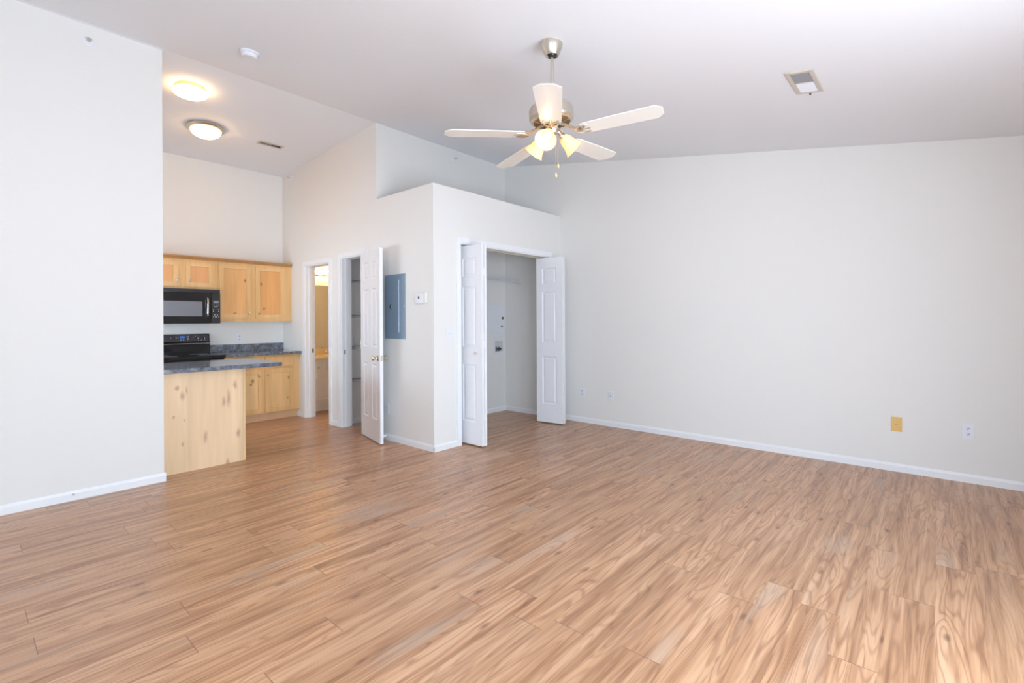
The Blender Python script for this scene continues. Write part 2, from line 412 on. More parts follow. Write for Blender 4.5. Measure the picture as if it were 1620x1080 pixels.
build('pane', MB().box(xm+.04, P1-.07, YREAR-.093, YREAR-.087, .07, PZ-.07), GLASS, w2)
w1 = thing('added_side_window', '', ''); del w1['label']; del w1['category']; w1['kind'] = 'structure'  # unseen side window, added to even out the daylight
w1.location = (XSIDE-.06, VM, VZ0)
mb = MB(); o0 = len(mb.v)
for a, b in ((V0, VM+.03), (VM-.03, V1)):
    frame_xz(mb, a, b, VZ0, VZ1, -.02 if a == V0 else .02, .02 if a == V0 else .06, .05)
mb.v = [Vector((XSIDE-.09+v.y, v.x, v.z)) for v in mb.v]
build('frame', mb, TRIM, w1)
build('pane', MB().box(XSIDE-.093, XSIDE-.087, V0+.05, VM-.02, VZ0+.05, VZ1-.05), GLASS, w1)
build('pane', MB().box(XSIDE-.053, XSIDE-.047, VM+.02, V1-.05, VZ0+.05, VZ1-.05), GLASS, w1)

w3 = thing('added_kitchen_window', '', ''); del w3['label']; del w3['category']; w3['kind'] = 'structure'; w3.location = (.44, 6.05, 1.0)  # unseen window, added to bring cool light into the kitchen
mb = MB(); frame_xz(mb, 5.20, 6.90, 1.0, 1.70, -.02, .02, .05); mb.box(6.03, 6.07, -.02, .02, 1.05, 1.65)
mb.v = [Vector((.43+v.y, v.x, v.z)) for v in mb.v]; build('frame', mb, TRIM, w3)
build('pane', MB().box(.427, .433, 5.25, 6.85, 1.05, 1.65), GLASS, w3)

# baseboards: profile with a rounded top
BH, BT = .068, .012
def base(name, p0, p1, nrm, h=BH):
    """p0-p1 along the wall foot, nrm points into the room"""
    p0, p1, n = Vector(p0), Vector(p1), Vector(nrm)
    prof = [(0, 0), (BT, 0), (BT, h*.72), (BT*.55, h*.88), (BT*.35, h), (0, h)]
    mb = MB(); k = len(prof)
    vs = [p+n*a+Vector((0, 0, b)) for p in (p0, p1) for a, b in prof]
    mb.add(vs, [list(range(k)), list(range(k, 2*k))]+[(i, (i+1) % k, k+(i+1) % k, k+i) for i in range(k)])
    return struct(name, mb, TRIM)
base('baseboard_left', (XSIDE, YL, 0), (XL+BT, YL, 0), (0, -1, 0))
base('baseboard_left_end', (XL, YL, 0), (XL, YL+T, 0), (1, 0, 0))
base('baseboard_right', (XR, YREAR, 0), (XR, YC, 0), (-1, 0, 0))
base('baseboard_closet_right', (XR, YC+T, 0), (XR, YB, 0), (-1, 0, 0))
base('baseboard_closet_back', (XC+T, YB, 0), (XR, YB, 0), (0, -1, 0))
base('baseboard_closet_front', (XC-BT, YC, 0), (3.445, YC, 0), (0, -1, 0))
base('baseboard_closet_front_right', (5.10, YC, 0), (XR, YC, 0), (0, -1, 0))
base('baseboard_hall', (XC, YC-BT, 0), (XC, D0-.055, 0), (-1, 0, 0))
base('baseboard_hall_middle', (XC, D1+.055, 0), (XC, B0-.055, 0), (-1, 0, 0))
base('baseboard_hall_end', (XC, B1+.055, 0), (XC, 6.73, 0), (-1, 0, 0))
base('baseboard_linen', (XC+T, 5.664, 0), (3.95, 5.664, 0), (0, -1, 0))

# door casings and jambs
def casing_x(name, a, b, z, cw=.055, ct=.014):
    """casing on the hall wall (faces -X) with jamb lining"""
    mb = MB()
    for x0, x1 in ((XC-ct, XC), (XC+T, XC+T+ct)):
        mb.box(x0, x1, a-cw, a+.004, 0, z+cw).box(x0, x1, b-.004, b+cw, 0, z+cw).box(x0, x1, a+.004, b-.004, z-.004, z+cw)
    mb.box(XC, XC+T, a, a+.016, 0, z).box(XC, XC+T, b-.016, b, 0, z).box(XC, XC+T, a+.016, b-.016, z-.016, z)
    mb.box(XC+.045, XC+.08, a+.016, a+.026, 0, z-.016).box(XC+.045, XC+.08, b-.026, b-.016, 0, z-.016)
    return struct(name, mb, TRIM)
casing_x('trim_2', B0, B1, BZ); casing_x('trim_3', D0, D1, DZ)
mb = MB(); cw, ct = .056, .014
mb.box(O0-cw, O0+.004, YC-ct, YC, 0, OZ+cw).box(O1-.004, O1+cw, YC-ct, YC, 0, OZ+cw).box(O0+.004, O1-.004, YC-ct, YC, OZ-.004, OZ+cw)
mb.box(O0, O0+.014, YC, YC+T, 0, OZ).box(O1-.014, O1, YC, YC+T, 0, OZ).box(O0+.014, O1-.014, YC, YC+T, OZ-.014, OZ)
struct('trim_4', mb, TRIM)
tag(build('bifold_track', MB().box(O0+.02, O1-.02, YC+.055, YC+.085, OZ-.034, OZ-.014), NICK),
    'metal track under the head of the laundry closet opening', 'door track')

# ---------------------------------------------------------------- door leaves
def ring_panel(mb, x0, x1, z0, z1, y, s, steps):
    """concentric rectangles stepping in; s = outward sign of the face along y; steps = [(inset, depth)]"""
    rs = []
    for ins, dep in steps:
        yy = y-s*dep
        rs.append([(x0+ins, yy, z0+ins), (x1-ins, yy, z0+ins), (x1-ins, yy, z1-ins), (x0+ins, yy, z1-ins)])
    vs = [p for r_ in rs for p in r_]; fs = []
    for j in range(len(rs)-1):
        for k in range(4): fs.append((j*4+k, j*4+(k+1) % 4, (j+1)*4+(k+1) % 4, (j+1)*4+k))
    n = (len(rs)-1)*4; fs.append((n, n+1, n+2, n+3)); mb.add(vs, fs)
def leaf(w, h, t, cols, rows, steps, back=True):
    """slab 0..w, 0..t, 0..h with moulded panels on the y=0 face (and y=t)"""
    mb = MB(); xs = sorted({0, w} | {c for p in cols for c in p}); zs = sorted({0, h} | {c for p in rows for c in p})
    for y, s in ((0, -1), (t, 1)):
        for i in range(len(xs)-1):
            for j in range(len(zs)-1):
                a, b, c, d = xs[i], xs[i+1], zs[j], zs[j+1]
                if (a, b) in cols and (c, d) in rows and (s == -1 or back): ring_panel(mb, a, b, c, d, y, s, steps)
                else: mb.add([(a, y, c), (b, y, c), (b, y, d), (a, y, d)], [(0, 1, 2, 3)])
    for j in range(len(zs)-1):
        for x in (0, w): mb.add([(x, 0, zs[j]), (x, t, zs[j]), (x, t, zs[j+1]), (x, 0, zs[j+1])], [(0, 1, 2, 3)])
    for i in range(len(xs)-1):
        for z in (0, h): mb.add([(xs[i], 0, z), (xs[i+1], 0, z), (xs[i+1], t, z), (xs[i], t, z)], [(0, 1, 2, 3)])
    return mb
DS = [(0, 0), (.010, .008), (.020, .008), (.036, .0015)]
HD = 2.075
rows = [(.235, .835), (1.015, 1.655), (1.755, 1.955)]
def knob_mb(p, d, r=.026):
    """door knob: rose, neck, ball, axis d"""
    return MB().lathe([(.001, 0), (r*1.15, 0), (r*1.15, .006), (r*.55, .010), (r*.42, .026), (r*.62, .032), (r, .045), (r*.98, .056), (r*.6, .064), (.001, .066)], p, d, 24)
# linen closet door, swung open over the hall wall
ang = math.atan2(-.594, -.142)
ld = thing('six_panel_door', 'white six-panel door swung open beside the blue-grey breaker panel', 'door', (3.092, 5.032, .010), (0, 0, ang))
w = .612
build('door_leaf', leaf(w, HD, .035, [(.095, .255), (.357, .517)], rows, DS), DOORW, ld, world=False)
for s, y in ((-1, 0), (1, .035)):
    build('door_knob', knob_mb((w-.062, y, .905), (0, s, 0)), BRASS, ld, world=False, smooth=35)
build('latch_plate', MB().box(w-.0005, w+.0015, .006, .029, .875, .935), BRASS, ld, world=False)
for z in (.22, 1.03, 1.83):
    build('hinge', MB().cyl((-.004, .002, z-.045), (-.004, .002, z+.045), .006, 10), BRASS, ld, world=False, smooth=40)
# bifold leaves
def bifold(name, loc, rz, label, knob, tiltx=0):
    t = thing(name, label, 'door', loc, (tiltx, 0, rz), 'folded bifold doors of the laundry closet')
    for k, y in ((0, 0), (1, .040)):
        lf = build('door_leaf', leaf(.372, 2.085, .032, [(.085, .287)], rows, DS), DOORW, t, world=False)
        if y:
            for v in lf.data.vertices: v.co.y += y
    for z in (.3, 1.05, 1.8): build('hinge', MB().box(.371, .374, .028, .044, z-.035, z+.035), TRIM, t, world=False)
    if knob: build('door_knob', MB().lathe([(.001, 0), (.007, 0), (.006, .012), (.013, .018), (.015, .024), (.010, .030), (.001, .031)], (.300, 0, .955), (0, -1, 0), 18), BRASS, t, world=False, smooth=35)
    return t
bifold('bifold_door', (3.562, 3.905, .014), R(-90), 'left folded bifold door with a small knob, at the laundry closet', True)
ra = math.atan2(-.360, .052)
bifold('bifold_door', (4.931, 3.900, .014), ra, 'right folded bifold door near the right wall', False)
# strike plates
tag(build('strike_plate', MB().box(XC+.028, XC+.052, D1-.0175, D1-.0155, .90, .955).box(XC+.034, XC+.046, D1-.0185, D1-.0165, .915, .94), mat('dull_steel', srgb(150, 140, 128), .35, 1)),
    'metal strike plate in the linen closet door jamb', 'strike plate', 'door strike plates')
tag(build('strike_plate', MB().box(XC+.085, XC+.108, B1-.0175, B1-.0155, .88, .935).box(XC+.091, XC+.102, B1-.0185, B1-.0165, .895, .92), mat('dull_steel', srgb(150, 140, 128), .35, 1)),
    'metal strike plate in the bathroom door jamb', 'strike plate', 'door strike plates')
# rubber bumper stop low on the hall baseboard
dsp = tag(build('door_stop', MB().box(XC-BT-.045, XC-BT+.001, 4.59, 4.625, .035, .06), PLATE, bevel=.003),
    'small white door stop block on the baseboard behind the six-panel door', 'door stop', 'door stops')

# ---------------------------------------------------------------- kitchen
YU, YF = 6.90, 6.68
GAP = .002
CS = [(0, 0), (.052, 0), (.055, .009), (.066, .010)]
def cabdoor(parent, name, x0, x1, z0, z1, y, m, knob=None, t=.019):
    tall = (z1-z0) > .2
    mb = leaf(x1-x0, z1-z0, t, [(0, x1-x0)], [(0, z1-z0)], CS if tall else [(0, 0), (.010, 0), (.014, .003)], back=False)
    mb.xf(Matrix.Translation((x0, y-t, z0)))
    d = build(name, mb, WOODC if tall else m, parent)
    if tall:
        mp_ = MB().box(x0+.056, x1-.056, y-t+.0075, y-t+.012, z0+.056, z1-.056)
        build('panel', mp_, m, d)
    if knob:
        build('knob', MB().lathe([(.001, 0), (.006, 0), (.005, .012), (.012, .016), (.014, .022), (.010, .028), (.001, .029)], (knob[0], y-t, knob[1]), (0, -1, 0), 16), CHROME, d, smooth=35)
    return d
cab1 = thing('wall_cabinet', 'short wooden wall cabinet above the black microwave', 'cabinet', (1.80, YK, 1.712), group='wooden wall cabinets')
build('body', MB().box(1.42, 2.204, YU+.019, YK, 1.712, 2.075).box(1.42, 2.204, YU, YU+.0188, 1.712, 2.075), WOODC, cab1, bevel=.001)
Dm = wood('alder_door_small', srgb(236, 174, 118), ALDD, [(1.6, 1.76, .01, .012)])
cabdoor(cab1, 'door', 1.465, 1.772, 1.742, 2.044, YU, Dm, (1.752, 1.815))
cabdoor(cab1, 'door', 1.848, 2.150, 1.742, 2.044, YU, Dm, (1.886, 1.815))
cab2 = thing('wall_cabinet', 'tall two-door wooden wall cabinet right of the microwave', 'cabinet', (2.67, YK, 1.312), group='wooden wall cabinets')
build('body', MB().box(2.206, XC-GAP, YU+.019, YK, 1.312, 2.075).box(2.206, XC-GAP, YU, YU+.0188, 1.312, 2.075), WOODC, cab2, bevel=.001)
def kx(u, v, yy):
    a = (u-810)/772; b = (506.72-v)/772
    d = F + r0*a + u0*b; t = yy/d.y; return (d.x*t, H+d.z*t+.0051*(u-810)/772*yy/d.y*1.0)
K1 = [kx(387.8, 440, YU)+(.014, .018), kx(371.5, 493.3, YU)+(.018, .022)]
K2 = [kx(412.5, 445, YU)+(.010, .022), kx(417.3, 484.4, YU)+(.012, .016), kx(446, 460, YU)+(.006, .02)]
cabdoor(cab2, 'door', 2.218, 2.593, 1.352, 2.047, YU, wood('alder_door_left', srgb(241, 186, 124), ALDD, K1), (2.566, 1.416))
cabdoor(cab2, 'door', 2.657, 3.030, 1.352, 2.047, YU, wood('alder_door_right', srgb(236, 176, 112), ALDD, K2), (2.690, 1.416))
mb = MB(); prof = [(YU+.01, 2.075), (YU-.012, 2.075), (YU-.016, 2.088), (YU-.034, 2.104), (YU-.036, 2.118), (YU+.01, 2.118)]
mb.prism(prof, lambda p, t: (t, p[0], p[1]), 1.42, XC-GAP)
tag(build('crown_moulding', mb, WOODM), 'wooden crown moulding strip along the top of the wall cabinets', 'moulding')

# microwave
MY = 6.80
mw = thing('microwave_oven', 'black over-the-range microwave with chrome handle', 'microwave', (1.82, YK, 1.29))
build('body', MB().box(1.44, 2.200, MY+.03, YK-.001, 1.290, 1.711), BLACKM, mw, bevel=.004)
build('vent_grille', MB().box(1.44, 2.200, MY+.012, MY+.03, 1.668, 1.711), BLACKM, mw)
dr = build('door', MB().box(1.44, 2.098, MY, MY+.029, 1.292, 1.664), BLACK, mw, bevel=.004)
build('window', MB().box(1.50, 2.000, MY-.0015, MY+.002, 1.378, 1.560), GREYD, dr, bevel=.0008)
mb = MB(); hp = [(2.052, MY-.004+(-.030 if 0 < i < 8 else 0)*(1 if 0 < i < 8 else 0), 1.375+i*.030) for i in range(9)]
mb.tube([(2.052, MY, 1.372), (2.052, MY-.026, 1.385), (2.052, MY-.032, 1.42), (2.052, MY-.034, 1.49), (2.052, MY-.032, 1.56), (2.052, MY-.026, 1.595), (2.052, MY, 1.608)], .009, 10)
build('handle', mb, CHROME, mw, smooth=40, label='curved chrome handle')
cp = build('control_panel', MB().box(2.1015, 2.200, MY, MY+.029, 1.292, 1.664), BLACKM, mw, bevel=.003)
build('display', MB().box(2.122, 2.180, MY-.001, MY+.001, 1.540, 1.572), mat('lcd_grey', srgb(150, 150, 158), .2), cp)
mb = MB()
for (x, z, w_) in [(2.127, 1.520, .010), (2.150, 1.520, .010), (2.174, 1.520, .010), (2.138, 1.498, .016), (2.160, 1.498, .020), (2.122, 1.460, .009), (2.180, 1.460, .009), (2.122, 1.440, .009), (2.180, 1.440, .009), (2.136, 1.396, .014), (2.166, 1.396, .014), (2.122, 1.372, .008), (2.150, 1.372, .026), (2.180, 1.372, .008)]:
    build('button', MB().box(x-w_/2, x+w_/2, MY-.001, MY+.001, z-.004, z+.004), MARK, cp)

# range
st = thing('kitchen_range', 'black electric range with a control backguard behind the peninsula', 'stove', (1.80, 6.83, 0))
SX0, SX1 = 1.42, 2.172
build('body', MB().box(SX0+.004, SX1-.004, 6.58, YK-.03, .10, .872), BLACKM, st, bevel=.003)
build('plinth', MB().box(SX0+.02, SX1-.02, 6.64, YK-.05, 0, .10), BLACKM, st)
ov = build('oven_door', MB().box(SX0+.01, SX1-.01, 6.548, 6.579, .30, .862), BLACK, st, bevel=.004)
build('oven_window', MB().box(SX0+.14, SX1-.14, 6.546, 6.55, .42, .70), GREYD, ov)
build('handle', MB().tube([(SX0+.06, 6.55, .80), (SX0+.06, 6.51, .80), (SX1-.06, 6.51, .80), (SX1-.06, 6.55, .80)], .010, 10), BLACK, ov, smooth=40)
build('storage_drawer', MB().box(SX0+.01, SX1-.01, 6.552, 6.579, .12, .28), BLACK, st, bevel=.004)
ck = build('cooktop', MB().box(SX0, SX1, 6.53, 7.085, .872, .910), BLACK, st, bevel=.006)
for x, y, r_ in ((1.61, 6.68, .10), (2.00, 6.68, .08), (1.61, 6.94, .08), (2.00, 6.94, .10)):
    build('burner_ring', MB().lathe([(r_, 0), (r_, .0012), (r_-.004, .0012), (r_-.004, 0)], (x, y, .9098), (0, 0, 1), 40, cap=False), GREYD, ck)
bg = build('backguard', MB().prism([(7.085, .905), (7.168, .905), (7.168, 1.158), (7.118, 1.158), (7.098, 1.06), (7.085, 1.05)], lambda p, t: (t, p[0], p[1]), SX0, SX1), BLACK, st, bevel=.003)
build('trim_bar', MB().cyl((SX0+.10, 7.077, 1.036), (SX1-.012, 7.077, 1.036), .006, 10), CHROME, bg, smooth=40)
build('control_panel', MB().prism([(7.088, 1.062), (7.098, 1.062), (7.114, 1.150), (7.110, 1.152)], lambda p, t: (t, p[0], p[1]), SX0+.01, SX1-.02), mat('charcoal_panel', srgb(62, 58, 64), .3), bg)
def onpanel(x, z, dd=0): return (x, 7.0985+(z-1.062)*.18-.010-dd, z)
for kx_ in (2.033, 2.108, 1.50, 1.575):
    kk = build('burner_knob', MB().lathe([(.021, 0), (.019, .012), (.015, .020), (.001, .021)], onpanel(kx_, 1.112), (0, -1, .18), 20), BLACKM, bg, smooth=35)
    p = onpanel(kx_-.004, 1.106, .021); build('pointer', MB().box(p[0]-.004, p[0]+.003, p[1]-.002, p[1]+.002, p[2]-.009, p[2]+.007), CHROME, kk)
p = onpanel(1.862, 1.120, .003); build('display', MB().box(1.838, 1.892, p[1]-.002, p[1]+.003, 1.106, 1.134), DISP, bg)
mb = MB()
for (x, z, w_) in [(1.800, 1.124, .008), (1.800, 1.106, .008), (1.820, 1.124, .007), (1.820, 1.106, .007), (1.850, 1.086, .012), (1.878, 1.086, .012), (1.912, 1.124, .009), (1.932, 1.128, .012), (1.926, 1.108, .012), (1.926, 1.092, .012), (1.985, 1.114, .005), (2.040, 1.080, .007), (2.073, 1.080, .010), (2.108, 1.080, .009), (1.745, 1.114, .005), (2.010, 1.130, .006)]:
    p = onpanel(x, z, .002); build('button', MB().box(x-w_/2, x+w_/2, p[1]-.002, p[1]+.003, z-.0035, z+.0035), MARK, bg)

# base cabinet run right of the range
bc = thing('base_cabinet', 'wooden two-door base cabinet in the kitchen corner with knotty doors', 'cabinet', (2.65, 6.93, 0))
build('body', MB().box(SX1+.006, XC-GAP, YF, YF+.019, .10, .868).box(SX1+.006, XC-GAP, YF+.019, YK-.001, .10, .868), WOODC, bc, bevel=.001)
build('toe_kick', MB().box(SX1+.006, XC-GAP, YF+.045, YF+.06, 0, .0995), wood('pale_alder_kick', srgb(232, 190, 150), ALDD, streak=.3), bc)
K3 = [kx(398.9, 598.9, YF)+(.016, .022), kx(413.7, 641.9, YF)+(.008, .02), kx(396, 604, YF)+(.014, .012)]
K4 = [kx(423.3, 601.9, YF)+(.007, .03), kx(456, 593, YF)+(.014, .018), kx(454, 624.8, YF)+(.006, .012)]
cabdoor(bc, 'door', 2.262, 2.648, .115, .680, YF, wood('alder_base_left', srgb(246, 206, 150), ALDD, K3), (2.598, .598))
cabdoor(bc, 'door', 2.682, 3.060, .115, .680, YF, wood('alder_base_right', srgb(246, 204, 146), ALDD, K4), (2.716, .600))
cabdoor(bc, 'drawer', 2.262, 2.648, .708, .842, YF, WOODC, (2.455, .775))
cabdoor(bc, 'drawer', 2.682, 3.060, .708, .842, YF, WOODC)
ct_ = build('countertop', MB().box(SX1+.004, XC-GAP, 6.60, YK-.001, .869, .906), SLATE, bevel=.004)
tag(ct_, 'dark slate-look laminate countertop between the range and the kitchen corner', 'countertop')
build('backsplash', MB().box(SX1+.004, XC-GAP, YK-.020, YK-.001, .9065, 1.006), SLATE, ct_, world=True, bevel=.002)

# peninsula
pn = thing('peninsula_cabinet', 'kitchen peninsula base with a large pale knotty wood end panel', 'cabinet', (1.30, 5.26, 0))
def kp(u, v): return kx(u, v, YP)

KP = [kp(279.6, 608.5)+(.010, .014), kp(288, 621)+(.010, .020), kp(361, 625)+(.008, .045), kp(353.7, 630)+(.010, .024), kp(371.5, 604)+(.010, .022),
      kp(376, 680)+(.010, .022), kp(324, 686)+(.010, .03), kp(274, 655)+(.007, .008), kp(288, 697)+(.006, .010), kp(359.5, 727)+(.010, .022), kp(291, 659)+(.005, .005), kp(295, 612)+(.005, .02)]
KP = [(a, b, c*1.35, d*1.35) for a, b, c, d in KP]
build('body', MB().box(.63, XP-.021, YP+.013, 5.60, .0, .874), WOODC, pn)
build('end_panel', MB().box(.63, XP-.0205, YP, YP+.0125, .0, .874), wood('pale_knotty_alder', srgb(250, 216, 176), srgb(176, 122, 104), KP, streak=.55, kstr=.62), pn, label='large pale knotty wood panel')
build('corner_strip', MB().box(XP-.020, XP, YP-.004, 5.60, .0, .874), wood('pale_edge_strip', srgb(240, 205, 155), ALDD, streak=.2), pn, bevel=.001)
mb = MB().prism([(XL+.006, 4.845), (2.111, 4.845), (2.111, 5.665), (.63, 5.665), (.63, YL+T+.003), (XL+.006, YL+T+.003)], lambda p, t: (p[0], p[1], t), .875, .912)
tag(build('peninsula_countertop', mb, SLATE, bevel=.003), 'glossy dark slate-look countertop on top of the peninsula', 'countertop')

# ---------------------------------------------------------------- wall plates and small fittings
def plate(name, wall, a, z, w_, h_, label, cat, kind, m=PLATE, group=None, two=False):
    """wall: 'R' right wall (faces -X) a=y ; 'H' hall wall (faces -X) ; 'C' closet front (faces -Y) a=x ; 'K' kitchen back ; 'B' closet back"""
    if wall in 'RH': x0 = XR if wall == 'R' else XC; Mx = Matrix.Translation((x0, a, z)) @ Matrix.Rotation(R(-90), 4, 'Z')
    else: Mx = Matrix.Translation((a, {'C': YC, 'K': YK, 'B': YB}[wall], z))
    t = thing(name, label, cat, Mx.to_translation(), Mx.to_euler(), group)
    build('face_plate', MB().box(-w_/2, w_/2, -.006, 0, -h_/2, h_/2), m, t, world=False, bevel=.002)
    if kind == 'duplex':
        for dz in (.022, -.022):
            s = build('socket', MB().lathe([(.016, 0), (.016, .0015), (.001, .0015)], (0, -.0058, dz), (0, -1, 0), 20), m, t, world=False)
            build('slots', MB().box(-.0085, -.0045, -.0082, -.0070, dz-.001, dz+.009).box(.0045, .0085, -.0082, -.0070, dz-.001, dz+.009).box(-.003, .003, -.0082, -.0070, dz-.011, dz-.005), DARKG, s, world=False)
    elif kind == 'switch':
        build('toggle', MB().box(-.004, .004, -.016, -.0055, -.004, .010), m, t, world=False, bevel=.001)
    elif kind == 'coax':
        build('coax_jack', MB().cyl((0, -.006, 0), (0, -.018, 0), .0048, 12), NICK, t, world=False)
        for dz in (-.042, .042): build('screw', MB().cyl((0, -.0058, dz), (0, -.0075, dz), .003, 10), NICK, t, world=False)
    elif kind == 'cable':
        build('port', MB().box(-.010, .006, -.0085, -.0055, -.004, .002), mat('dull_gold', srgb(190, 150, 90), .4), t, world=False)
    elif kind == 'phone':
        build('port', MB().box(-.006, .006, -.008, -.0055, -.007, .005), DARKG, t, world=False)
    return t
plate('wall_outlet', 'R', 3.453, .376, .072, .118, 'white outlet low on the right wall nearest the bifold closet', 'outlet', 'duplex', group='white wall outlets')
plate('cable_jack', 'R', 3.040, .372, .070, .115, 'white cable jack plate with a dark centre dot on the right wall', 'wall plate', 'coax', m=PLATE)
plate('wall_plate', 'R', .280, .404, .076, .122, 'yellowed plastic wall plate low on the right wall', 'wall plate', 'cable', YELP)
plate('wall_outlet', 'R', -.167, .406, .074, .126, 'white duplex outlet right of the yellowed plate', 'outlet', 'duplex', group='white wall outlets')
plate('wall_outlet', 'H', 4.587, .340, .072, .118, 'white outlet on the hall wall behind the open door edge', 'outlet', 'duplex', group='white wall outlets')
plate('light_switch', 'C', 3.345, 1.175, .072, .118, 'white light switch left of the bifold doors', 'light switch', 'switch')
plate('wall_outlet', 'K', 2.555, 1.090, .072, .115, 'white outlet on the kitchen wall above the backsplash', 'outlet', 'duplex', group='white wall outlets')

# breaker panel
bp_ = thing('breaker_panel', 'blue-grey electrical breaker panel on the hall wall', 'electrical panel', (XC, 4.433, 1.464))
build('cover', MB().box(XC-.008, XC, 4.248, 4.618, 1.115, 1.813), BLUEP, bp_, bevel=.002)
pd = build('panel_door', MB().box(XC-.011, XC-.0082, 4.362, 4.585, 1.185, 1.750), BLUEP, bp_, bevel=.001)
build('hinge_edge', MB().box(XC-.0135, XC-.0082, 4.352, 4.3605, 1.185, 1.750), BLUEL, bp_, label='pale hinge edge')
for z in (1.275, 1.665): build('hinge', MB().cyl((XC-.016, 4.350, z-.016), (XC-.016, 4.350, z+.016), .006, 10), BLUEL, bp_)
build('latch', MB().box(XC-.018, XC-.011, 4.470, 4.508, 1.440, 1.488), BLACKM, pd).data.materials[0]
build('latch_tab', MB().box(XC-.020, XC-.0175, 4.472, 4.484, 1.444, 1.484), BLUEL, pd)
for y in (4.262, 4.604):
    for z in (1.130, 1.464, 1.798): build('screw', MB().lathe([(.005, 0), (.004, .0025), (.001, .003)], (XC-.008, y, z), (-1, 0, 0), 12), BLUEL, bp_)
# thermostat
th = thing('thermostat', 'white thermostat with a small dark display on the hall wall', 'thermostat', (XC, 3.98, 1.54))
build('base', MB().box(XC-.020, XC, 3.925, 4.072, 1.482, 1.594), PLATE, th, bevel=.014, segs=3, smooth=40)
build('display', MB().box(XC-.0215, XC-.019, 3.992, 4.012, 1.532, 1.560), DARKG, th)
build('side_cover', MB().box(XC-.028, XC-.001, 3.885, 3.924, 1.490, 1.596), CREAM, th, bevel=.003, label='cream side cover')

# sidewall sprinkler heads
def sprinkler(loc, d, label):
    t = thing('fire_sprinkler', label, 'sprinkler', loc, group='sidewall fire sprinklers')
    d = Vector(d); o = Vector(loc)
    build('escutcheon', MB().lathe([(.001, 0), (.036, 0), (.034, .005), (.014, .012), (.001, .012)], o, d, 28), PLATE, t, smooth=35)
    side = d.cross(Vector((0, 0, 1))).normalized()
    mb = MB().cyl(o+d*.010, o+d*.022, .008, 12)
    for s in (-1, 1): mb.tube([o+d*.018+side*s*.006, o+d*.030+side*s*.014, o+d*.046+side*s*.004], .0025, 6)
    mb.cyl(o+d*.044, o+d*.052, .005, 10)
    build('head', mb, NICK, t, smooth=40)
    c = o+d*.053; q = [c+side*a+Vector((0, 0, b)) for a, b in ((-.012, .010), (.012, .010), (.014, -.004), (-.014, -.004))]
    build('deflector', MB().add(q+[p+d*.002 for p in q], [(0, 1, 2, 3), (7, 6, 5, 4), (0, 4, 5, 1), (1, 5, 6, 2), (2, 6, 7, 3), (3, 7, 4, 0)]), NICK, t)
sprinkler((.669, YL, 3.421), (0, -1, 0), 'white fire sprinkler high on the left wall')
sprinkler((XC, 6.887, 3.333), (-1, 0, 0), 'white fire sprinkler high on the hall wall in the kitchen corner')
sprinkler((4.315, YB, 3.422), (0, -1, 0), 'small fire sprinkler on the back wall above the plant ledge')
# spring door stop low on left wall
sd = thing('door_stop', 'small metal door stop on the left wall baseboard', 'door stop', (.568, YL-BT, .047), group='door stops')
build('stem', MB().cyl((.568, YL-BT+.004, .047), (.575, YL-.052, .050), .0045, 10), NICK, sd)
build('tip', MB().cyl((.575, YL-.050, .050), (.577, YL-.064, .051), .008, 12), PLATE, sd)

# ---------------------------------------------------------------- ceiling fittings
nf = Vector((0, S1, -1)).normalized(); nb = Vector((0, -S2, -1)).normalized()     # pointing down into the room
def plane_frame(p, n):
    """matrix with local z = n (down), local x = world X"""
    n = Vector(n); x = Vector((1, 0, 0)); y = n.cross(x).normalized()
    return Matrix.Translation(p) @ Matrix((x, y, n)).transposed().to_4x4()
def cthing(name, label, cat, x, y, n, group=None):
    M_ = plane_frame((x, y, zc(y)), n)
    return thing(name, label, cat, M_.to_translation(), M_.to_euler(), group)
sdv = cthing('smoke_detector', 'round white smoke detector on the sloped ceiling', 'smoke detector', 1.535, 4.074, nf)
build('mounting_base', MB().lathe([(.001, 0), (.068, 0), (.068, .012), (.062, .016), (.001, .016)], n=36), PLATE, sdv, world=False, smooth=35)
build('cap', MB().lathe([(.058, .016), (.056, .034), (.048, .042), (.001, .044)], n=36), PLATE, sdv, world=False, smooth=35)
l1 = cthing('ceiling_light', 'round drum ceiling light glowing warm, nearer the living room', 'ceiling light', 1.468, 5.300, nb, 'kitchen ceiling lights')
build('mounting_ring', MB().lathe([(.001, 0), (.128, 0), (.131, .038), (.001, .038)], n=40), mat('cream_metal', srgb(236, 205, 160), .4), l1, world=False, smooth=35)
build('lens', MB().lathe([(.130, .036), (.141, .044), (.141, .056), (.125, .066), (.07, .072), (.001, .074)], n=40), LAMPW, l1, world=False, smooth=35)
l2 = cthing('ceiling_light', 'domed ceiling light with a nickel rim, farther into the kitchen', 'ceiling light', 1.836, 6.100, nb, 'kitchen ceiling lights')
build('rim', MB().lathe([(.001, 0), (.150, 0), (.186, .012), (.188, .024), (.172, .038), (.150, .044), (.001, .044)], n=48), NICK, l2, world=False, smooth=35)
build('dome', MB().lathe([(.149, .044), (.143, .062), (.125, .086), (.09, .106), (.045, .117), (.001, .119)], n=48), LAMPD, l2, world=False, smooth=35)
build('finial', MB().lathe([(.010, .117), (.012, .124), (.006, .132), (.001, .133)], n=16), NICK, l2, world=False, smooth=35)

